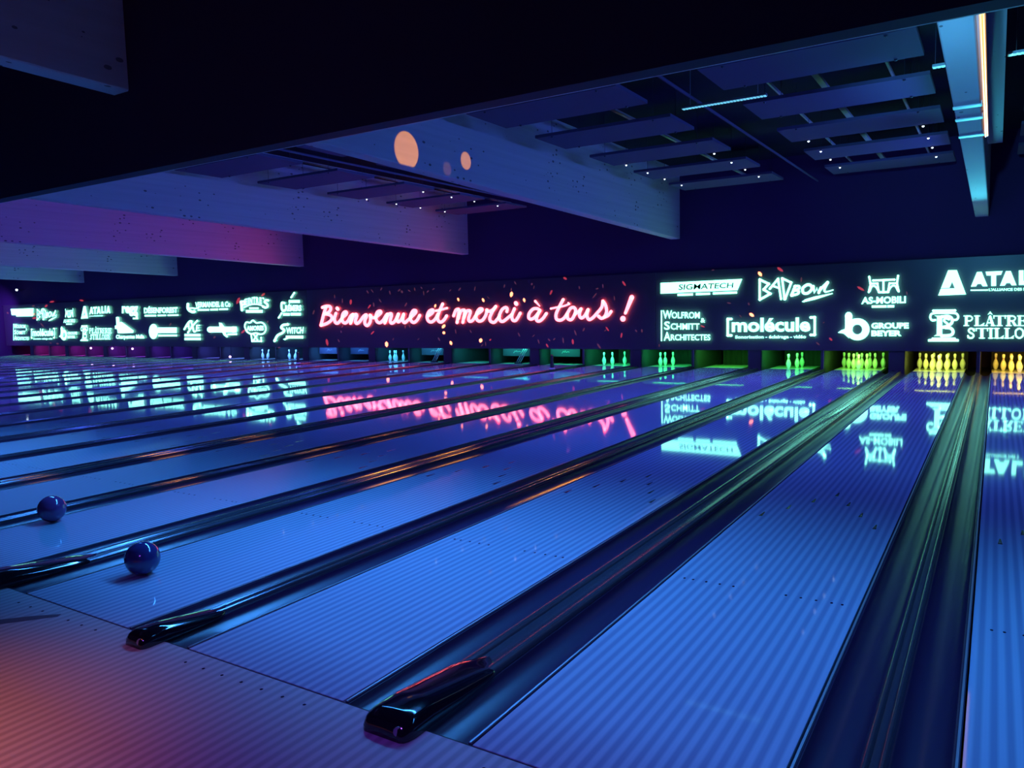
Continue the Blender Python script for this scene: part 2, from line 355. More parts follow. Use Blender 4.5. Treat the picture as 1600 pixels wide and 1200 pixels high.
# ------------------------------------------------------------------ gutters and dividers
def arc(cx, cz, rx, rz, a0, a1, n):
    return [(cx+rx*math.cos(math.radians(a0+(a1-a0)*i/n)), cz+rz*math.sin(math.radians(a0+(a1-a0)*i/n))) for i in range(n+1)]
def make_divider(g, c):
    """g = gap between two lanes, c = width of the centre cap; origin in the middle of the gap at the foul line"""
    root = empty('gutter_divider')
    h = g/2-.004; gw = h-c/2-.022
    for s in (-1, 1):
        cxg = s*(c/2+gw/2)
        bm = bmesh.new()
        prof = [(cxg-gw/2-.0, -.006)]+arc(cxg, -.006, gw/2-.006, .062, 180, 360, 12)+[(cxg+gw/2, -.006), (cxg+gw/2, -.10), (cxg-gw/2, -.10)]
        extrude_profile(bm, prof, .01, 17.96, close=True); obj('gutter', bm, m_gutter, root, smooth=True)
        bm = bmesh.new(); xs = s*(h-.013); box(bm, xs-.009, xs+.009, .012, 17.9, -.10, -.002)
        box(bm, xs-.0045, xs+.0045, .012, 17.9, -.002, .003, 1); obj('edge_strip', bm, [m_black, m_strip], root)
    bm = bmesh.new(); e = c/2
    r = e*.36 if c < .1 else .030                       # two rounded ridges with a shallow channel between them
    prof = [(-e, -.10), (-e, .002)]+arc(-e+r, .002, r, .026, 180, 20, 10)+([(-e+2*r+.008, .010), (0, .002), (e-2*r-.008, .010)] if c > .1 else [(0, .010)])+arc(e-r, .002, r, .026, 160, 0, 10)+[(e, .002), (e, -.10)]
    extrude_profile(bm, prof, .01, 17.96, close=True); obj('cap', bm, m_cap, root, smooth=True)
    # rounded nose cover over the near end
    bm = bmesh.new(); W, H, Ln = max(c, .12)/2+.022, (.088 if c > .1 else .075), (.62 if c > .1 else .42)
    rings = []
    for i in range(19):
        t = (i/18)**1.5; y = -.13+(Ln+.13)*t
        q = min(t/.10, 1); k = math.sqrt(max(0, 1-(1-q)**2)); fall = 1 if t < .25 else 1-.80*(t-.25)/.75
        te = math.sqrt(max(.02, 1-max(0, (t-.8)/.2)**2))
        ww, hh = W*(.72+.28*k)*(1 if t < .5 else 1-.25*(t-.5))*te, max(H*(.25+.75*k)*fall*te, .022)
        rings.append([bm.verts.new((ww*math.copysign(abs(math.cos(a*math.pi/14))**.6, math.cos(a*math.pi/14)), y, .002+hh*math.sin(a*math.pi/14)**.7)) for a in range(15)])
    for A, B in zip(rings, rings[1:]):
        for j in range(14): bm.faces.new((A[j], A[j+1], B[j+1], B[j]))
    bm.faces.new(rings[0]); bm.faces.new(rings[-1])
    cov = obj('nose_cover', bm, m_nose, root, smooth=True)
    bm = bmesh.new(); yy = -.115
    lathe(bm, [(.0, .004), (.018, .003), (.020, 0)], 12)
    pl = obj('screw_cap', bm, m_steel, cov, (W*.62, -.118, H*.45)); pl.rotation_euler = (math.radians(75), 0, math.radians(35))
    return root
wide = make_divider(.676, .20); narrow = make_divider(.530, .085)
used = set()
for k in range(1, NL):
    x = (lane_x(k)+lane_x(k+1)+LW)/2
    p = wide if k % 2 == 0 else narrow
    o = p if id(p) not in used else copy_tree(p); used.add(id(p)); o.location = (x, 0, 0)
    tag(o, 'black gutter divider with rounded nose between the %s and %s lanes from the right' % (ORD[k], ORD[k+1]), 'gutter divider', 'gutter dividers between the lanes')

# ------------------------------------------------------------------ pits: partitions, curtains, pit lights
KEYS = [(1, (1, .62, .06)), (2, (.78, .95, .10)), (3, (.25, 1, .08)), (4, (.08, 1, .12)), (5, (.10, 1, .10)), (6, (.04, 1, .22)), (8, (.03, 1, .42)), (10, (.04, .75, .70)),
        (13, (.05, .35, 1)), (16, (.10, .32, 1)), (19, (.14, .06, 1)), (22, (.42, .05, 1)), (25, (.8, .04, .75)), (27, (.9, .03, .55))]
def pit_color(k):
    for (a, ca), (b, cb) in zip(KEYS, KEYS[1:]):
        if a <= k <= b: t = (k-a)/(b-a); return tuple(x+(y-x)*t for x, y in zip(ca, cb))
HUE = lambda k: ['amber', 'yellow-green', 'green', 'green', 'green', 'mint', 'mint', 'teal', 'teal', 'teal', 'blue', 'blue', 'blue', 'indigo', 'indigo', 'indigo', 'violet', 'violet', 'violet',
                 'purple', 'purple', 'purple', 'magenta', 'magenta', 'magenta', 'pink', 'pink'][k-1]
kp = {}
for k in range(1, NL):
    key = 'wide' if k % 2 == 0 else 'narrow'
    if key not in kp:
        root = empty('pit_partition'); t = .17 if key == 'wide' else .035
        bm = bmesh.new(); box(bm, -t, t, 17.985, 20.5, -.14, .62); obj('side_board', bm, m_kick, root)
        bm = bmesh.new(); box(bm, t-.012, t+.004, 17.97, 17.984, .025, .60); obj('front_edge', bm, m_strip if key == 'narrow' else m_dark_steel, root)
        kp[key] = root; o = root
    else: o = copy_tree(kp[key])
    o.location = ((lane_x(k)+lane_x(k+1)+LW)/2, 0, 0)
    tag(o, 'dark pit partition between the %s and %s lanes from the right' % (ORD[k], ORD[k+1]), 'pit partition', 'pit partitions under the masking')
cur = None
for k in range(1, NL+1):
    if cur is None:
        bm = bmesh.new(); n = 24; A = []
        for i in range(n+1): A.append((-.02+1.09*i/n, 19.95+.02*math.sin(i*1.9)))
        t = [bm.verts.new((x, y, .62)) for x, y in A]; b = [bm.verts.new((x, y, -.08)) for x, y in A]
        t2 = [bm.verts.new((x, y+.015, .62)) for x, y in A]; b2 = [bm.verts.new((x, y+.015, -.08)) for x, y in A]
        for i in range(n): bm.faces.new((t[i], t[i+1], b[i+1], b[i])); bm.faces.new((t2[i], b2[i], b2[i+1], t2[i+1])); bm.faces.new((t[i], t2[i], t2[i+1], t[i+1]))
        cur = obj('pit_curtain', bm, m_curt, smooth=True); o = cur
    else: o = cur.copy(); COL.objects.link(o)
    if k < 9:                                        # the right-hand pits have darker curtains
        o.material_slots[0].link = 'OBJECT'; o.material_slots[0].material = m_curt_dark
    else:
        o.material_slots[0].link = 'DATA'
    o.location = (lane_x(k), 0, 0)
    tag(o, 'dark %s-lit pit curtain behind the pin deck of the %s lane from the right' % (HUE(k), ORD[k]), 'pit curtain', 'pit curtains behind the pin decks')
    c = pit_color(k)
    pw = 13 if k <= 7 else (8 if k < 14 else 15)
    area('pit_light', (lane_x(k)+LW/2, 18.02, .49), (0, .9, -.42), 1.0, .05, pw, c, 150)
    m_bar = mat('pit_lamp_'+ORD[k], (.3, .3, .3), .4, emit=tuple(.15+.85*v for v in c), strength=.55)
    bm = bmesh.new(); box(bm, .03, LW-.03, 18.30, 18.325, .470, .482)
    tag(obj('pit_lamp', bm, m_bar, loc=(lane_x(k), 0, 0)), 'thin %s lamp bar under the masking over the %s lane from the right' % (HUE(k), ORD[k]), 'lamp bar', 'lamp bars over the pin decks')

# ------------------------------------------------------------------ pins
PROF = [(0, 0), (.0257, 0), (.0283, .006), (.0359, .019), (.0496, .057), (.0570, .0857), (.0605, .1143), (.0572, .1492), (.0470, .1842), (.0326, .2191), (.0250, .2381), (.0236, .247), (.0228, .254),
        (.0231, .263), (.0238, .2762), (.0266, .2985), (.0304, .3207), (.0323, .3429), (.0300, .3625), (.0215, .3755), (.010, .3805), (0, .381)]
pin0 = None
def pin(x, y, label, group, tilt=(0, 0)):
    global pin0
    if pin0 is None:
        bm = bmesh.new(); lathe(bm, PROF, 18, lambda i: 1 if i in (10, 13) else 0)
        pin0 = obj('bowling_pin', bm, [m_pin, m_pin_red], smooth=True); o = pin0
    else: o = pin0.copy(); COL.objects.link(o)
    o.location = (x, y, .001); o.rotation_euler = (tilt[0], tilt[1], 0)
    if tilt != (0, 0): o.location.z += .0257*max(abs(math.sin(tilt[0])), abs(math.sin(tilt[1])))
    tag(o, label, 'bowling pin', group)
POS = [(0, 0), (-.1524, .264), (.1524, .264), (-.3048, .528), (0, .528), (.3048, .528), (-.4572, .792), (-.1524, .792), (.1524, .792), (.4572, .792)]
WHERE = ['the head pin', 'left pin of the second row', 'right pin of the second row', 'left pin of the third row', 'middle pin of the third row', 'right pin of the third row',
         'leftmost pin of the back row', 'second from left in the back row', 'third from left in the back row', 'rightmost pin of the back row']
for k, cn in ((1, 'amber'), (2, 'yellow-green'), (3, 'green')):
    for (dx, dy), wn in zip(POS, WHERE):
        pin(lane_x(k)+LW/2+dx, 18.288+dy, '%s pin, %s on the %s lane from the right' % (cn, wn, ORD[k]), '%s-lit pins on the %s lane from the right' % (cn, ORD[k]))
for x, y, wn in ((-2.86, 18.25, 'leftmost'), (-2.72, 18.60, 'middle one'), (-2.665, 18.93, 'rightmost')):
    pin(x, y, 'green bowling pin on the fourth lane from the right, %s of three' % wn, 'pins on the fourth lane from the right')
for x, y, wn in ((-6.40, 18.42, 'leftmost'), (-6.31, 18.56, 'middle one'), (-6.13, 18.70, 'rightmost')):
    pin(x, y, 'mint-green bowling pin on the sixth lane from the right, %s of three' % wn, 'pins on the sixth lane from the right')
for x, y, wn in ((-8.10, 18.30, 'leftmost'), (-7.86, 18.36, 'middle one'), (-7.62, 18.70, 'rightmost, half hidden')):
    pin(x, y, 'mint bowling pin on the seventh lane from the right, %s' % wn, 'pins on the seventh lane from the right')
for x, y, wn in ((-16.34, 18.28, 'leftmost'), (-16.20, 18.36, 'second from left'), (-16.07, 18.30, 'third from left'), (-15.92, 18.5, 'rightmost')):
    pin(x, y, 'teal bowling pin clustered on the twelfth lane from the right, %s' % wn, 'pins on the twelfth lane from the right')
pin(-21.52, 18.35, 'pale blue upright pin on the fifteenth lane from the right', 'pins on the fifteenth lane from the right')
pin(-21.28, 18.40, 'pale blue leaning pin on the fifteenth lane from the right', 'pins on the fifteenth lane from the right', (0, .28))
pin(-23.05, 18.35, 'pale blue upright pin on the sixteenth lane from the right', 'pins on the sixteenth lane from the right')
pin(-22.84, 18.40, 'pale blue leaning pin on the sixteenth lane from the right', 'pins on the sixteenth lane from the right', (0, .30))

# ------------------------------------------------------------------ sweep boards and arms
swp = None
for k in (8, 9, 11, 13, 14):
    if swp is None:
        root = empty('sweep_board')
        bm = bmesh.new(); box(bm, .02, LW-.02, 0, .03, .24, .50); obj('board', bm, m_black, root)
        bm = bmesh.new()
        pts = [(.42, .33), (.47, .40), (.50, .36), (.53, .41), (.56, .36), (.62, .38), (.68, .37)]
        tube(bm, [(x, -.004, z) for x, z in pts], .006, 5); obj('script_mark', bm, m_rail, root)
        bm = bmesh.new(); box(bm, .02, LW-.02, -.004, .034, .228, .239); obj('lower_edge', bm, m_dark_steel, root)
        swp = root; o = root
    else: o = copy_tree(swp)
    o.location = (lane_x(k), 18.34, 0)
    tag(o, 'black sweep board with faint grey script over the %s lane from the right' % ORD[k], 'sweep board', 'sweep boards lowered over the pin decks')
arm = None
for k in (9, 11):
    if arm is None:
        root = empty('rake_mechanism')
        for i in range(3):
            bm = bmesh.new(); d = i*.07; tube(bm, [(.96+d, 18.10, .50), (.62+d, 18.14, .03)], .014, 8); obj('bar', bm, m_steel, root)
        bm = bmesh.new(); box(bm, .58, .84, 18.10, 18.18, .002, .045); obj('foot', bm, m_dark_steel, root)
        arm = root; o = root
    else: o = copy_tree(arm)
    o.location = (lane_x(k), 0, 0)
    tag(o, 'slanting shiny sweep arm of three bars over the %s lane from the right' % ORD[k], 'sweep arm', 'sweep arms over the pin decks')
post = None
for k in (7, 13):
    x = (lane_x(k)+lane_x(k+1)+LW)/2
    if post is None:
        root = empty('ball_sensor_post')
        bm = bmesh.new(); lathe(bm, [(0, .40), (.035, .39), (.04, .33), (.04, .25), (.05, .16), (.055, .05), (.055, 0)], 12); obj('post', bm, m_cap, root, smooth=True)
        bm = bmesh.new(); lathe(bm, [(0, .05), (.06, .045), (.085, .02), (.085, 0)], 12); obj('foot', bm, m_rail, root, smooth=True)
        post = root; o = root
    else: o = copy_tree(post)
    o.location = (x, 16.1, .0295)
    tag(o, 'small dark ball sensor post on the divider left of the %s lane from the right' % ORD[k], 'sensor post', 'ball sensor posts before the pits')

# ------------------------------------------------------------------ balls
def ball(x, y, m, label):
    bm = bmesh.new(); bmesh.ops.create_uvsphere(bm, u_segments=40, v_segments=24, radius=.108)
    root = tag(empty('bowling_ball', (x, y, .109)), label, 'bowling ball')
    obj('shell', bm, m, root, smooth=True)
    for dx, dy in ((.0, .0), (.03, .0), (.015, -.035)):
        bm = bmesh.new(); lathe(bm, [(0, .0012), (.012, .0010), (.0125, 0)], 12)
        d = Vector((dx-.05, dy+.05, .09)).normalized(); h = obj('finger_hole', bm, m_mark, root, d*.1078); h.rotation_euler = d.to_track_quat('Z', 'Y').to_euler()
ball(-2.99, .56, m_ball_blue, 'dark blue bowling ball rolling on the fourth lane from the right')
ball(-4.92, .98, m_ball_pink, 'plum bowling ball on the fifth lane from the right, at far left')
bm = bmesh.new()
P = [(-3.35, -.40), (-3.05, -.33), (-2.90, -.17), (-2.78, -.07), (-2.76, -.10), (-2.84, -.20), (-2.98, -.37), (-3.30, -.46)]
bm.faces.new([bm.verts.new((x, y, .0012)) for x, y in P]); e = bmesh.ops.extrude_face_region(bm, geom=bm.faces[:])
for v in [g for g in e['geom'] if isinstance(g, bmesh.types.BMVert)]: v.co.z = .0002
tag(obj('dark_streak', bm, m_streak), 'dark streak on the approach at the left edge', 'scuff mark')  # thin dark patch laid flat on the approach

# ------------------------------------------------------------------ masking panels with lit signs
def S(px, py, Y):
    """point of the photograph -> point on the sign wall at depth Y"""
    d = fwd+RIGHT*((px-800)/FPX)+UP*((600-py)/FPX)
    t = (Y-CAM_POS.y)/d.y
    return CAM_POS+d*t
YF, YB = Y_MASK-.062, Y_MASK-.046                        # front and back of the raised letters
class Sign:
    def __init__(s): s.bm = bmesh.new(); s.T = lambda x, y: (x, y); s.yf, s.yb = YF, YB
    def crop(s, ox, oy, sc, box_from=None, box_to=None):
        if box_from is None: s.T = lambda x, y: (ox+x/sc, oy+y/sc)
        else:
            (a0, b0, a1, b1), (c0, d0, c1, d1) = box_from, box_to
            def T(x, y):
                px, py = ox+x/sc, oy+y/sc
                return c0+(px-a0)/(a1-a0)*(c1-c0), d0+(py-b0)/(b1-b0)*(d1-d0)
            s.T = T
        s.sc = sc; return s
    def poly(s, pts):
        q = [s.T(*p) for p in pts]
        F = [s.bm.verts.new(S(x, y, s.yf)) for x, y in q]; B = [s.bm.verts.new(S(x, y, s.yb)) for x, y in q]
        n = len(q)
        for t in tessellate_polygon([[Vector((x, y, 0)) for x, y in q]]):
            if len(set(t)) == 3:
                s.bm.faces.new([F[i] for i in t]); s.bm.faces.new([B[i] for i in t])
        for i in range(n):
            j = (i+1) % n; s.bm.faces.new((F[i], F[j], B[j], B[i]))
    def rect(s, x0, y0, x1, y1): s.poly([(x0, y0), (x1, y0), (x1, y1), (x0, y1)])
    def bar(s, x0, ya0, yb0, x1, ya1, yb1): s.poly([(x0, ya0), (x1, ya1), (x1, yb1), (x0, yb0)])
    def ell(s, cx, cy, rx, ry, n=28): s.poly([(cx+rx*math.cos(2*math.pi*i/n), cy+ry*math.sin(2*math.pi*i/n)) for i in range(n)])
    def stroke(s, pts, w, smooth=True, closed=False, w1=None):
        P = [Vector(p) for p in pts]
        if closed: P = P+[P[0]]
        if smooth and len(P) > 2:
            Q = []
            for i in range(len(P)-1):
                p0 = P[i-1] if i else (P[-2] if closed else P[0]*2-P[1]); p1, p2 = P[i], P[i+1]
                p3 = P[i+2] if i+2 < len(P) else (P[1] if closed else P[-1]*2-P[-2])
                for k in range(6):
                    t = k/6
                    Q.append(.5*((2*p1)+(p2-p0)*t+(2*p0-5*p1+4*p2-p3)*t*t+(3*p1-p0-3*p2+p3)*t**3))
            Q.append(P[-1]); P = Q
        n = len(P); L, R = [], []
        for i in range(n):
            a, b = P[max(i-1, 0)], P[min(i+1, n-1)]
            if closed and i in (0, n-1): a, b = P[-2], P[1]
            t = b-a; t = t.normalized() if t.length > 1e-6 else Vector((1, 0))
            nn = Vector((-t.y, t.x)); ww = w if w1 is None else w+(w1-w)*i/(n-1)
            L.append(P[i]+nn*ww/2); R.append(P[i]-nn*ww/2)
        v = lambda p, Y: s.bm.verts.new(S(*s.T(p.x, p.y), Y))
        LF, RF, LB, RB = [[v(p, Y) for p in A] for A, Y in ((L, s.yf), (R, s.yf), (L, s.yb), (R, s.yb))]
        for i in range(n-1):
            s.bm.faces.new((LF[i], LF[i+1], RF[i+1], RF[i])); s.bm.faces.new((LB[i], RB[i], RB[i+1], LB[i+1]))
            s.bm.faces.new((LF[i], LB[i], LB[i+1], LF[i+1])); s.bm.faces.new((RF[i], RF[i+1], RB[i+1], RB[i]))
        if not closed:
            for c, ww in ((P[0], w), (P[-1], w1 if w1 is not None else w)): s.ell(c.x, c.y, ww/2, ww/2, 10)
        elif not smooth:
            for c in P: s.ell(c.x, c.y, w/2, w/2, 10)
    def poly_stroke(s, pts, w, closed=False):
        pts = pts+[pts[0]] if closed else pts
        for a, b in zip(pts, pts[1:]): s.stroke([a, b], w, False)
    def text(s, body, bl, br, tr, tl, bold=.0, sx=1.0):
        """lettering fitted to a four-cornered field"""
        cu = bpy.data.curves.new('lettering', 'FONT'); cu.body = body; cu.offset = bold; cu.resolution_u = 3; cu.fill_mode = 'FRONT'
        t = bpy.data.objects.new('lettering', cu); me = bpy.data.meshes.new_from_object(t)
        xs = [v.co.x for v in me.vertices]; ys = [v.co.y for v in me.vertices]
        x0, x1, y0, y1 = min(xs), max(xs), min(ys), max(ys)
        q = [s.T(*c) for c in (bl, br, tr, tl)]
        def pt(co, Y):
            u, v = (co.x-x0)/(x1-x0), (co.y-y0)/(y1-y0)
            a = (q[0][0]*(1-u)+q[1][0]*u, q[0][1]*(1-u)+q[1][1]*u); b = (q[3][0]*(1-u)+q[2][0]*u, q[3][1]*(1-u)+q[2][1]*u)
            return S(a[0]*(1-v)+b[0]*v, a[1]*(1-v)+b[1]*v, Y)
        for Y in (s.yf, s.yb):
            vv = [s.bm.verts.new(pt(v.co, Y)) for v in me.vertices]
            for p in me.polygons:
                try: s.bm.faces.new([vv[i] for i in p.vertices])
                except ValueError: pass
        bpy.data.objects.remove(t); bpy.data.curves.remove(cu); bpy.data.meshes.remove(me)
    def build(s, name, m, parent, label=None):
        me = bpy.data.meshes.new(name); s.bm.to_mesh(me); s.bm.free(); me.materials.append(m)
        o = bpy.data.objects.new(name, me); COL.objects.link(o); o.parent = parent
        if label: o['label'] = label
        return o
def masking(x0, x1, label):
    bm = bmesh.new(); box(bm, x0+.004, x1-.004, Y_MASK, Y_MASK+.05, .484, 2.60)
    return tag(obj('masking_panel', bm, m_mask), label, 'sign panel', 'masking panels above the pits')
mk_left = masking(X_WALL+.35, -20.0, 'left masking panel with two rows of white lit sponsor logos')
mk_mid = masking(-20.0, -6.35, 'middle masking panel with glowing red handwritten welcome script')
mk_right = masking(-6.35, X_END, 'right masking panel with large white lit sponsor logos')

# ---- red handwriting
g = Sign(); W = 43
def word(lb):
    global g
    T, g0 = g.T, g
    g0.build('script_word', m_red_light, mk_mid, lb); g = Sign(); g.T = T
g.crop(490, 460, 8.889)
for st in ([(172, 175), (142, 270), (122, 350), (102, 428)], [(122, 182), (170, 165), (222, 168), (238, 200), (215, 242), (160, 272)], [(160, 270), (225, 285), (255, 322), (238, 365), (180, 405), (104, 430)],
           [(310, 262), (290, 335), (302, 388), (332, 400), (368, 368), (405, 318), (445, 285), (458, 255), (440, 242), (412, 262), (396, 315), (402, 372), (436, 398), (476, 370), (515, 300), (545, 278)],
           [(545, 278), (528, 340), (512, 402)], [(518, 385), (555, 300), (585, 276), (600, 298), (580, 372), (600, 404), (640, 378), (690, 310), (722, 284), (738, 298), (712, 360), (716, 412), (748, 432), (784, 385), (790, 320), (785, 288)],
           [(785, 288), (815, 322), (855, 318), (905, 285), (935, 252), (922, 232), (885, 248), (864, 312), (880, 374), (920, 394), (965, 360), (1005, 295), (1025, 275)],
           [(1025, 275), (1005, 340), (988, 398)], [(998, 375), (1035, 290), (1068, 266), (1082, 290), (1064, 368), (1084, 400), (1130, 370), (1178, 272)],
           [(1178, 272), (1160, 345), (1176, 382), (1215, 350), (1250, 275)], [(1250, 275), (1240, 358), (1265, 393), (1308, 358), (1370, 302), (1418, 252), (1415, 225), (1382, 228), (1348, 292), (1350, 358), (1390, 390), (1436, 358), (1475, 290)]):
    g.stroke(st, W)
g.stroke([(325, 190), (338, 208)], 46, False)
word('glowing red handwritten first word')
g.crop(650, 460, 8.889)
for i, st in enumerate(([(172, 296), (222, 262), (240, 228), (222, 214), (182, 238), (155, 300), (166, 360), (210, 384), (262, 348), (305, 275)], [(370, 132), (330, 222), (302, 310), (312, 368), (350, 384), (392, 350), (425, 298)],
           [(522, 298), (552, 222), (585, 206), (594, 232), (570, 392)], [(588, 335), (622, 236), (662, 218), (676, 242), (650, 390)], [(662, 335), (702, 240), (742, 226), (754, 250), (730, 338), (746, 374), (788, 358), (835, 288),
            (890, 246), (920, 216), (910, 200), (878, 206), (842, 262), (836, 330), (870, 370), (922, 358), (968, 290), (985, 222)], [(982, 215), (1015, 236), (1068, 212), (1108, 168)],
           [(1108, 168), (1060, 242), (1026, 320), (1036, 372), (1085, 388), (1128, 345), (1160, 300)], [(1262, 240), (1266, 198), (1240, 182), (1192, 216), (1156, 300), (1170, 362), (1210, 374), (1270, 330), (1330, 280)],
           [(1368, 198), (1332, 290), (1342, 354), (1380, 364), (1415, 320), (1448, 260)])):
    g.stroke(st, W)
    if i == 1: g.stroke([(275, 228), (340, 214), (432, 190)], 32); word('glowing red two-letter word')
g.stroke([(1385, 118), (1395, 136)], 52, False); word('glowing red word with a dotted i')
g.crop(810, 450, 8.42)
for i, st in enumerate(([(285, 298), (248, 272), (192, 278), (144, 332), (136, 390), (168, 410), (218, 382), (282, 302)], [(284, 295), (248, 368), (238, 420), (272, 436), (322, 400), (368, 335)], [(590, 152), (542, 240), (497, 340), (502, 408), (550, 424), (602, 394), (645, 330), (685, 268), (728, 256), (752, 292), (738, 352), (698, 415), (652, 404), (642, 345)],
           [(742, 345), (790, 310), (825, 275)], [(822, 275), (802, 350), (826, 394), (870, 368), (915, 285)], [(918, 285), (902, 360), (926, 414), (970, 398), (1022, 345), (1095, 255), (1112, 172)], [(1112, 172), (1145, 222), (1160, 308), (1132, 378), (1090, 398), (1052, 370)], [(1130, 384), (1180, 360), (1220, 308)])):
    g.stroke(st, 41)
    if i == 1: g.stroke([(220, 172), (280, 238)], 32, False, w1=16); word('glowing red accented single letter')
g.stroke([(425, 272), (500, 256), (600, 236), (668, 210)], 26); g.stroke([(655, 195), (672, 212)], 22, False); word('glowing red word before the exclamation mark')
g.stroke([(1492, 122), (1407, 332)], 62, False, w1=38); g.ell(1375, 405, 36, 38, 14)
g.build('exclamation_mark', m_red_light, mk_mid, 'glowing red exclamation mark')

# ---- embers scattered over the panels
def embers(parent, lst, m, name):
    if 'faint' not in name and len(lst) > 1:
        for q in lst: embers(parent, [q], m, 'ember')
        return
    s = Sign(); s.yf, s.yb = Y_MASK-.012, Y_MASK-.004
    for x, y, ang, ln, wd in lst:
        a = math.radians(ang); dx, dy = math.cos(a)*ln/2, -math.sin(a)*ln/2; nx, ny = math.sin(a)*wd/2, math.cos(a)*wd/2
        s.poly([(x-dx, y-dy), (x-dx*.4+nx, y-dy*.4+ny), (x+dx*.5+nx, y+dy*.5+ny), (x+dx, y+dy), (x+dx*.5-nx, y+dy*.5-ny), (x-dx*.4-nx, y-dy*.4-ny)])
    s.build(name, m, parent)
embers(mk_mid, [(604, 538, 95, 9, 4.5), (693, 510, 50, 8, 4.2), (693.5, 520, 140, 5, 4), (704.5, 536, 110, 7, 3.6), (751, 532, 80, 7, 4.8), (799, 460, 80, 9, 4.5), (716, 468, 110, 6, 2.8), (755, 469, 115, 7, 3.2),
                (819, 469, 105, 7, 3.4), (680, 478, 75, 6, 2.6)], m_ember, 'bright_embers')
dim = [(511, 535, 100, 12, 3.6), (548, 472, 85, 9, 3.4), (895, 534, 95, 9, 3.2), (883, 435, 150, 7, 3.2), (975, 443, 125, 10, 2.8), (861, 457, 65, 9, 2.6), (577, 479, 55, 8, 2.4), (582, 520, 45, 8, 2.2), (766, 531, 40, 4, 2.2), (855, 540, 120, 7, 2.4), (971, 524, 80, 9, 2.4), (949, 514, 125, 9, 2.2)]
embers(mk_mid, dim, m_ember_red, 'red_embers')
fa = [(628, 456, 110, 5, 3), (584, 476, 100, 8, 2.2), (831, 444, 70, 4, 2.6), (933, 451, 20, 5, 2), (912, 515, 60, 7, 2.2), (899, 520, 110, 10, 2.2), (994, 517, 130, 5, 2), (1003, 517, 95, 6, 2.4), (811, 523, 115, 8, 1.8), (866, 530, 45, 5, 1.8), (858, 531, 130, 6, 1.8), (936, 541, 125, 11, 2.6), (490, 488, 70, 8, 2.4),
      (535, 470, 90, 8, 1.6), (594, 470, 125, 7, 1.8), (634, 476, 60, 8, 2), (648, 452, 100, 6, 1.8), (718, 452, 55, 7, 2), (662, 458, 95, 8, 1.6), (788, 447, 75, 6, 1.8), (535, 510, 60, 6, 2), (633, 511, 95, 6, 1.8), (640, 510, 110, 6, 1.8), (686, 530, 120, 7, 1.8), (712, 518, 100, 8, 1.8), (805, 442, 120, 6, 1.8), (942, 447, 95, 7, 1.8), (880, 532, 95, 10, 2), (929, 462, 50, 12, 1.6), (960, 466, 95, 8, 1.8)]
for _ in range(26): fa.append((rnd.uniform(500, 990), rnd.choice([rnd.uniform(447, 466), rnd.uniform(514, 541)]), rnd.uniform(30, 150), rnd.uniform(4, 8), rnd.uniform(1.2, 1.9)))
embers(mk_mid, fa, m_ember_dim, 'faint_embers')
embers(mk_right, [(1187.5, 428, 130, 9, 4.6), (1174.5, 492, 145, 9, 4.4)], m_ember, 'bright_embers')
embers(mk_right, [(1219, 421, 145, 12, 4), (1345, 451, 150, 14, 3.4), (1298, 530, 140, 7, 3), (1098, 510, 160, 8, 2)], m_ember_red, 'red_embers')
embers(mk_right, [(1114, 422, 10, 5, 1.8), (1139, 473.5, 170, 7, 2), (1170, 475, 110, 5, 2.4), (1252, 437, 85, 9, 2.4), (1278, 537, 140, 8, 2.2), (1417, 458, 100, 6, 2), (1157, 494, 130, 6, 1.8), (1287, 504, 30, 4, 1.6), (1030, 540, 90, 5, 2)], m_ember_dim, 'faint_embers')
embers(mk_left, [(81, 471.5, 10, 8, 2.6), (127.5, 469.5, 170, 7, 2.6), (53, 491, 30, 5, 3), (53.5, 497, 10, 7, 3), (372, 470, 65, 12, 4.2), (411, 460.5, 40, 8, 3), (380, 518, 40, 9, 3), (72, 478, 40, 6, 3)], m_ember_red, 'red_embers')
embers(mk_left, [(66, 508, 130, 9, 2), (12, 489, 130, 4, 2.4), (79, 536, 140, 4, 2.4), (90, 537, 170, 5, 2.6), (335, 527, 45, 5, 2.6), (418, 503, 60, 5, 2), (266, 507, 60, 6, 2), (52, 478, 20, 5, 2.4), (436, 543, 10, 5, 2)], m_ember_dim, 'faint_embers')

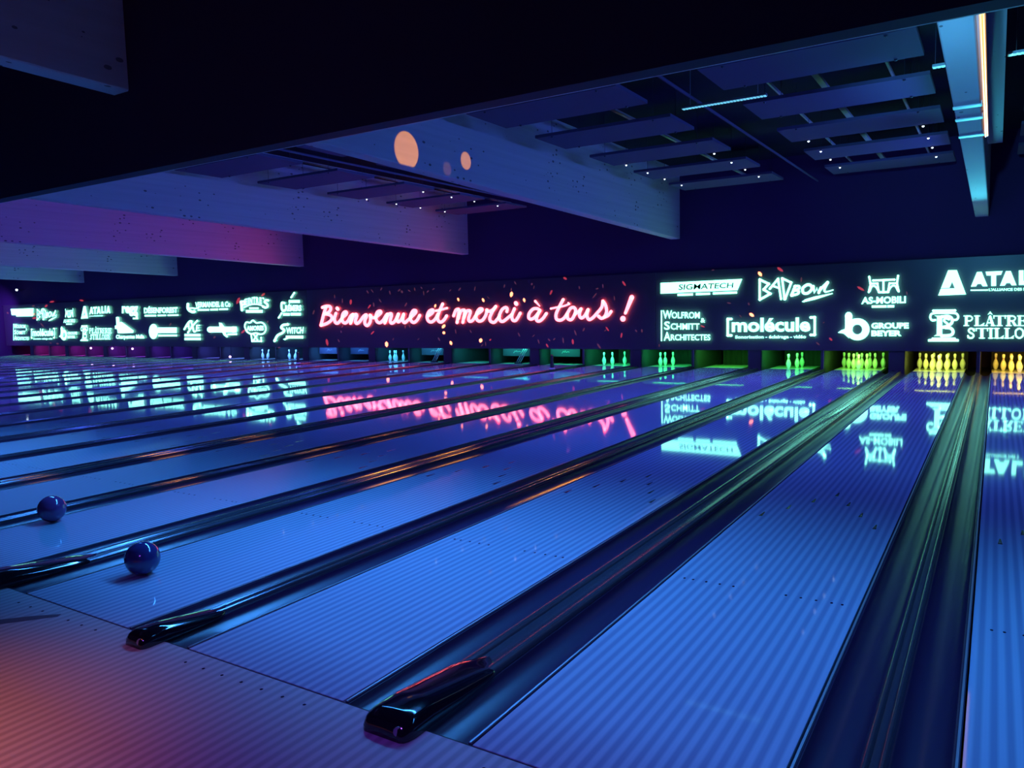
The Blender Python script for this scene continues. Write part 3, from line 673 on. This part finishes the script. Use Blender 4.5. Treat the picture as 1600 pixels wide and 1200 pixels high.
# ---- white sponsor logos
def serif(s, ch, x0, x1, base, top):
    """one Roman capital in the field x0..x1, base..top"""
    w, h = x1-x0, base-top
    X = lambda u: x0+u*w
    Yv = lambda v: base-v*h
    def R(a, b, c, d): s.poly([(X(a), Yv(b)), (X(c), Yv(b)), (X(c), Yv(d)), (X(a), Yv(d))])
    def St(pts, wd, **kw): s.stroke([(X(a), Yv(b)) for a, b in pts], wd*h, **kw)
    t = .085
    if ch in 'PRB':
        R(.14, 0, .40, 1); R(0, 0, .54, t); R(0, 1-t, .5, 1)
        St([(.40, .94), (.70, .93), (.86, .74), (.70, .52), (.40, .49)], .13)
        if ch == 'R': s.poly([(X(.48), Yv(.5)), (X(.72), Yv(.5)), (X(1.02), Yv(0)), (X(.74), Yv(0))])
    if ch == 'L': R(.12, 0, .42, 1); R(0, 0, .95, t); R(0, 1-t, .56, 1); s.poly([(X(.86), Yv(0)), (X(1), Yv(.3)), (X(.93), Yv(.3)), (X(.6), Yv(t))])
    if ch == 'T': R(.38, 0, .64, 1); R(.26, 0, .76, t); R(.02, 1-t, 1, 1); R(.0, .70, .09, 1); R(.93, .70, 1.02, 1)
    if ch == 'I': R(.28, 0, .74, 1); R(.05, 0, .97, t); R(.05, 1-t, .97, 1)
    if ch == 'E': R(.12, 0, .40, 1); R(0, 0, .95, t); R(0, 1-t, .95, 1); R(.4, .46, .75, .54); R(.88, 0, .97, .28); R(.88, .74, .97, 1); R(.70, .36, .78, .64)
    if ch in 'AÂ':
        s.poly([(X(.46), Yv(1.02)), (X(.60), Yv(1.02)), (X(.95), Yv(0)), (X(.66), Yv(0)), (X(.44), Yv(.72))]); s.poly([(X(.42), Yv(.95)), (X(.50), Yv(.95)), (X(.20), Yv(0)), (X(.10), Yv(0))])
        R(.26, .26, .70, .36); R(0, 0, .32, t); R(.58, 0, 1.04, t)
        if ch == 'Â': s.poly([(X(.28), Yv(1.06)), (X(.52), Yv(1.40)), (X(.78), Yv(1.06)), (X(.52), Yv(1.18))])
    if ch == 'S': St([(.84, .76), (.66, .93), (.36, .92), (.22, .74), (.40, .56), (.68, .44), (.80, .24), (.60, .06), (.30, .07), (.14, .24)], .17); R(.83, .66, .93, .98); R(.08, .03, .17, .34)
    if ch == 'O': St([(.5, .95), (.20, .78), (.14, .5), (.22, .2), (.5, .05), (.78, .2), (.86, .5), (.80, .78)], .17, closed=True)

def logo_bowl(s):
    s.poly_stroke([(142, 140), (310, 220), (215, 325), (340, 402), (142, 512)], 44, True)
    s.poly_stroke([(328, 312), (482, 128), (537, 502)], 42); s.poly_stroke([(400, 262), (500, 298)], 36)
    s.poly_stroke([(558, 118), (726, 196), (612, 502), (602, 502)], 42, True)
    s.stroke([(800, 262), (765, 350), (730, 432)], 52); s.stroke([(790, 265), (868, 262), (872, 305), (800, 340)], 46); s.stroke([(800, 338), (862, 352), (848, 402), (735, 436)], 46)
    s.stroke([(1020, 238), (940, 300), (950, 385), (1030, 392), (1105, 320), (1090, 250)], 52, closed=True)
    s.stroke([(1135, 262), (1158, 385), (1205, 300), (1222, 380), (1275, 290)], 46, False); s.stroke([(1400, 190), (1270, 320), (1235, 385)], 50)
    s.stroke([(1402, 192), (1345, 310), (1352, 365), (1420, 358), (1500, 332)], 52, w1=20)
    s.poly([(920, 552), (985, 505), (1150, 455), (1490, 388), (1498, 404), (1180, 508), (960, 560)])
def logo_archi(s):
    s.rect(100, 66, 127, 706)
    for txt, x0, x1, b, t in (('W', 140, 335, 242, 66), ('OLFROM', 325, 912, 234, 98), ('S', 170, 288, 472, 296), ('CHMITT', 305, 905, 468, 335), ('A', 160, 302, 697, 515), ('RCHITECTES', 308, 1132, 692, 566), ('&', 930, 1022, 322, 226)):
        s.text(txt, (x0, b), (x1, b), (x1, t), (x0, t), .022)
def logo_bracket(s):
    s.poly_stroke([(215, 127), (160, 127), (160, 368), (215, 368)], 36); s.poly_stroke([(1378, 104), (1440, 102), (1440, 360), (1378, 360)], 36)
    s.text('molécule', (218, 322), (1372, 312), (1372, 102), (218, 112), .034)
    s.text('Sonorisation - éclairage - vidéo', (270, 428), (1310, 425), (1310, 360), (270, 368), .03)
def logo_table(s):
    for st in ([(450, 198), (482, 378)], [(1172, 172), (1142, 368)], [(545, 294), (1085, 270)], [(805, 290), (805, 588)], [(690, 586), (930, 582)]): s.stroke(st, 52, False)
    s.poly_stroke([(482, 372), (655, 366), (690, 575)], 46); s.poly_stroke([(1142, 360), (955, 362), (918, 575)], 46)
    s.stroke([(478, 415), (438, 585)], 50, False); s.stroke([(1150, 395), (1188, 568)], 50, False)
    s.stroke([(460, 560), (510, 450), (570, 425), (630, 470), (690, 575)], 46); s.stroke([(1165, 545), (1110, 440), (1048, 418), (980, 470), (925, 575)], 46)
    s.text('AS-MOBILI', (250, 885), (1365, 860), (1365, 680), (262, 705), .038)
    s.bar(512, 915, 975, 885, 910, 972); s.bar(905, 908, 972, 1075, 906, 968)
def logo_b(s):
    ri, n = [], 30
    for i in range(n+1):
        a = 2*math.pi*i/n; ri.append((a, (490+232*math.cos(a), 425+213*math.sin(a)), (486+95*math.cos(a), 428+95*math.sin(a))))
    for (a, o1, i1), (b, o2, i2) in zip(ri, ri[1:]): s.poly([o1, o2, i2, i1])
    s.stroke([(320, 160), (320, 420)], 140, False); s.poly([(110, 490), (180, 440), (262, 415), (300, 520), (330, 600), (225, 508)])
    s.text('GROUPE', (755, 414), (1476, 412), (1476, 296), (755, 298), .055); s.text('BEYER', (755, 558), (1338, 555), (1338, 444), (755, 446), .055)
def logo_a(s, sub=True):
    s.poly([(415, 122), (550, 120), (582, 204), (478, 305), (435, 398), (303, 402)]); s.poly([(582, 204), (695, 500), (560, 506), (478, 305)]); s.poly([(300, 410), (520, 404), (561, 506), (258, 518)])
    A = [(865, 150), (940, 148), (1030, 372), (955, 374), (928, 335), (872, 338), (848, 376), (770, 380)]
    s.poly(A); s.poly([(1000, 145), (1265, 135), (1240, 195), (1165, 200), (1165, 368), (1088, 370), (1088, 205), (1015, 205)])
    s.poly([(x+453, y-14) for x, y in A]); s.poly([(1520, 124), (1592, 122), (1592, 288), (1690, 284), (1690, 348), (1520, 354)]); s.rect(1725, 112, 1795, 345); s.poly([(x+1050, y-32) for x, y in A])
    s.bar(765, 425, 446, 1040, 421, 441); s.text("L'ALLIANCE DES S", (1050, 448), (1620, 440), (1620, 396), (1050, 406), .03)
def logo_column(s):
    s.poly([(100, 552), (150, 545), (165, 524), (525, 524), (540, 545), (580, 552), (580, 588), (100, 588)]); s.stroke([(180, 106), (525, 101)], 36, False)
    s.stroke([(215, 250), (165, 255), (136, 212), (152, 158), (220, 142), (350, 140), (480, 140), (546, 152), (572, 200), (550, 242), (510, 250)], 34)
    s.poly([(200, 180), (322, 180), (322, 500), (190, 500), (235, 475), (240, 200)])
    s.stroke([(310, 200), (420, 192), (475, 235), (468, 300), (400, 345), (330, 365)], 46); s.stroke([(370, 366), (460, 382), (492, 438), (450, 488), (310, 498)], 48)
    s.stroke([(430, 240), (375, 225), (350, 262), (400, 305), (418, 335)], 34)
    for ch, x0, x1 in (('P', 655, 815), ('L', 820, 985), ('Â', 985, 1150), ('T', 1120, 1312), ('R', 1315, 1490), ('E', 1492, 1640), ('R', 1650, 1820), ('I', 1830, 1910), ('E', 1915, 2060)): serif(s, ch, x0, x1, 345, 180)
    for ch, x0, x1 in (('S', 705, 840), ('T', 845, 1035), ('I', 1035, 1125), ('L', 1130, 1290), ('L', 1290, 1448), ('O', 1445, 1610), ('I', 1615, 1700), ('S', 1705, 1840), ('E', 1845, 1985)): serif(s, ch, x0, x1, 540, 375)
LOGOS = [(logo_bowl, (1175, 425, 11.852), (1185, 433, 1303, 472), (57.2, 481.5, 89.2, 501.8), 'jagged brush-lettered white logo'),
         (logo_archi, (1025, 480, 13.333), (1032, 484, 1110, 533), (20.5, 505.5, 45, 532), 'three-line small-capital white wordmark'),
         (logo_bracket, (1120, 485, 9.412), (1134, 493.5, 1276, 531.5), (48, 512, 86, 532), 'white lowercase wordmark in square brackets'),
         (logo_table, (1330, 420, 16), (1345.6, 429, 1415.5, 481), (99, 481.5, 117, 507.5), 'white table and two chairs emblem over a name'),
         (logo_b, (1300, 480, 12.308), (1309, 487, 1420, 532), (92, 510, 120.5, 532), 'round white letter b with two-line name'),
         (logo_a, (1440, 410, 10), (1465.8, 422, 1650, 462), (126.5, 478.3, 173, 498.2), 'solid white letter A with wide name'),
         (logo_column, (1440, 475, 10), (1450, 483, 1645, 534), (125.5, 508, 174, 533), 'white column emblem with serif two-line name')]
for fn, cr, bf, bt, lb in LOGOS:
    s = Sign().crop(*cr); fn(s); s.build('sponsor_logo', m_white_light, mk_right, lb)
    s = Sign().crop(*cr, bf, bt); fn(s); s.build('sponsor_logo', m_white_light, mk_left, 'small '+lb)
s = Sign().crop(1020, 425, 10.667)
s.poly([(128, 182), (1490, 115), (1412, 305), (420, 346), (400, 352), (128, 362)])
s.bar(410, 362, 400, 670, 352, 392); s.bar(715, 350, 388, 955, 342, 380); s.bar(1000, 338, 376, 1405, 322, 360)
s.build('sponsor_logo', m_white_light, mk_right, 'slanted solid white bar with dark lettering')
s = Sign().crop(1020, 425, 10.667); s.yf, s.yb = YF-.004, YF-.0015
s.text('SIGMATECH', (425, 302), (1335, 264), (1345, 178), (438, 206), .012); s.build('logo_lettering', m_ink, mk_right, 'dark thin capital letters')
s = Sign().crop(10, 470, 16); s.poly([(105, 205), (680, 185), (665, 385), (250, 395), (240, 360), (130, 355)]); s.build('sponsor_logo', m_white_light, mk_left, 'small solid white bar at far left')

s = Sign().crop(180, 465, 14.545); s.text('regg', (150, 425), (515, 420), (515, 190), (150, 195), .05); s.stroke([(490, 385), (490, 440)], 45, False); s.rect(400, 455, 522, 492); s.build('sponsor_logo', m_white_light, mk_left, 'short rounded lowercase white name')
s = Sign().crop(180, 465, 14.545); s.text('DÉSENFOREST', (655, 362), (1415, 348), (1420, 185), (650, 200), .05); s.bar(668, 392, 432, 930, 390, 428); s.bar(965, 388, 424, 1155, 386, 420); s.bar(1190, 384, 420, 1438, 378, 414); s.build('sponsor_logo', m_white_light, mk_left, 'wide white capital name with broken underline')
s = Sign().crop(180, 465, 14.545); s.poly([(15, 445), (50, 436), (88, 445), (100, 560), (140, 550), (180, 575), (420, 750), (410, 800), (200, 812), (60, 812), (40, 712), (-5, 712), (-8, 640), (28, 630)])
s.text('Charpentes Malla', (15, 960), (660, 955), (660, 840), (15, 845), .05); s.build('sponsor_logo', m_white_light, mk_left, 'white roof-shaped emblem over a name')
s = Sign().crop(180, 465, 14.545); s.ell(868, 770, 102, 172); s.rect(965, 678, 1398, 806); s.bar(975, 842, 884, 1408, 840, 880); s.build('sponsor_logo', m_white_light, mk_left, 'white oval with two solid name bars')
s = Sign().crop(280, 455, 14.12); s.stroke([(192, 285), (190, 370), (225, 425), (290, 455), (335, 450)], 60); s.stroke([(220, 380), (290, 372), (350, 385), (420, 365)], 34); s.text('VERMANDEL & Co', (350, 358), (1130, 348), (1130, 222), (350, 240), .05)
s.bar(405, 395, 436, 660, 388, 430); s.bar(682, 386, 426, 858, 380, 424); s.bar(880, 380, 420, 1076, 374, 414); s.build('sponsor_logo', m_white_light, mk_left, 'white hooked emblem with company name')
s = Sign().crop(280, 455, 14.12)
for st in ([(112, 842), (178, 725), (235, 662), (272, 662)], [(262, 668), (290, 760), (320, 880), (350, 890)], [(398, 652), (300, 760), (192, 912)]): s.stroke(st, 40)
s.stroke([(212, 690), (210, 760), (215, 830)], 30); s.stroke([(150, 780), (210, 775)], 26, False)
for a, b in (((388, 760), (380, 868)), ((385, 758), (450, 752)), ((382, 812), (435, 808)), ((376, 868), (450, 862))): s.stroke([a, b], 26, False)
s.rect(115, 942, 468, 1000); s.rect(115, 1026, 476, 1080); s.build('sponsor_logo', m_white_light, mk_left, 'white slanted three-letter name over two bars')
s = Sign().crop(280, 455, 14.12); s.stroke([(675, 846), (1200, 846)], 128, False); s.rect(1180, 782, 1268, 910); s.poly([(875, 690), (940, 705), (985, 770), (1000, 880), (1080, 1010), (1050, 1022), (985, 975), (945, 900), (890, 790)]); s.bar(1060, 932, 974, 1278, 926, 968); s.build('sponsor_logo', m_white_light, mk_left, 'solid white bar crossed by a swoosh')
s = Sign().crop(360, 450, 12.308)
s.stroke([(205, 265), (222, 425)], 50, False); s.stroke([(205, 270), (255, 255), (268, 300), (228, 330)], 34)
for ch, x0, x1, b0, b1, t0, t1 in (('E', 268, 325, 338, 324, 215, 196), ('I', 335, 355, 320, 316, 194, 188), ('N', 365, 425, 313, 304, 186, 175), ('T', 432, 485, 303, 300, 173, 170), ('R', 492, 550, 300, 303, 170, 176), ('E', 556, 602, 303, 310, 176, 184)):
    s.text(ch, (x0, b0), (x1, b1), (x1, t1), (x0, t0), .06)
s.stroke([(622, 190), (640, 210)], 22, False); s.stroke([(725, 240), (680, 235), (660, 270), (705, 310), (715, 355), (670, 378), (625, 355)], 42); s.stroke([(262, 372), (380, 322), (480, 312), (580, 328), (640, 365)], 26); s.rect(360, 372, 542, 406); s.rect(296, 420, 620, 478)
s.build('sponsor_logo', m_white_light, mk_left, 'arched white capital name over two bars')
s = Sign().crop(360, 450, 12.308); s.stroke([(1168, 182), (1228, 92)], 32, False); s.stroke([(926, 574), (986, 482)], 32, False); s.rect(1120, 232, 1336, 286); s.stroke([(1040, 290), (990, 285), (982, 370), (1005, 440), (1045, 430)], 40)
s.text('RÉMERS', (1050, 450), (1366, 445), (1366, 300), (1050, 300), .06); s.rect(1010, 480, 1142, 532); s.rect(1155, 476, 1356, 530); s.build('sponsor_logo', m_white_light, mk_left, 'white capital name between two slanting strokes')
s = Sign().crop(360, 450, 12.308); s.stroke([(290, 785), (276, 720), (310, 658), (378, 668), (432, 622), (500, 672), (590, 662), (658, 708), (682, 790), (650, 862), (580, 890), (490, 866), (400, 882), (328, 848)], 30, closed=True)
s.text('AMORES', (308, 822), (642, 818), (642, 722), (312, 728), .06); s.stroke([(448, 892), (520, 1000)], 26, False); s.stroke([(520, 892), (448, 1000)], 26, False); s.poly_stroke([(398, 890), (416, 1024), (594, 1024), (588, 950)], 28); s.build('sponsor_logo', m_white_light, mk_left, 'white outlined chef hat with a name inside')
s = Sign().crop(360, 450, 12.308); s.stroke([(1105, 700), (1010, 715), (978, 765), (1035, 812), (1000, 862), (905, 915), (848, 1020)], 46); s.text('WITCH', (1070, 882), (1398, 876), (1412, 748), (1072, 758), .045); s.rect(1065, 915, 1402, 972); s.poly([(1010, 985), (1065, 960), (1110, 972), (1050, 1005)]); s.build('sponsor_logo', m_white_light, mk_left, 'white name with long curling first letter')

# ------------------------------------------------------------------ small lamps near the left pits and wall
for px, py, Y, lb in ((142, 544, 17.88, 'leftmost of the small pink lamps under the left masking panel'), (175.5, 544.5, 17.88, 'middle one of the small pink lamps under the left masking panel'), (207, 545, 17.88, 'rightmost of the small pink lamps under the left masking panel'),
                      (359.5, 557.5, 17.88, 'small pale lamp low at the pits under the crossed white bar logo')):
    c = S(px, py, Y); bm = bmesh.new(); bmesh.ops.create_uvsphere(bm, u_segments=12, v_segments=8, radius=.05)
    root = tag(empty('pit_marker_lamp', c), lb, 'lamp', 'small lamps under the left masking'); obj('bulb', bm, m_led_pink, root, smooth=True)
    bm = bmesh.new(); tube(bm, [(0, .03, 0), (0, .06, .03), (0, .066, .56-c.z)], .012, 6); obj('bracket', bm, m_dark_steel, root)
c = S(26, 453, 17.6); bm = bmesh.new(); bmesh.ops.create_uvsphere(bm, u_segments=12, v_segments=8, radius=.055)
root = tag(empty('wall_spotlight', c), 'small bright white spotlight above the left end of the sign', 'spotlight'); obj('bulb', bm, m_glint_bulb, root, smooth=True)
bm = bmesh.new(); tube(bm, [(0, .03, 0), (0, .42, .03)], .02, 6); obj('bracket', bm, m_dark_steel, root)
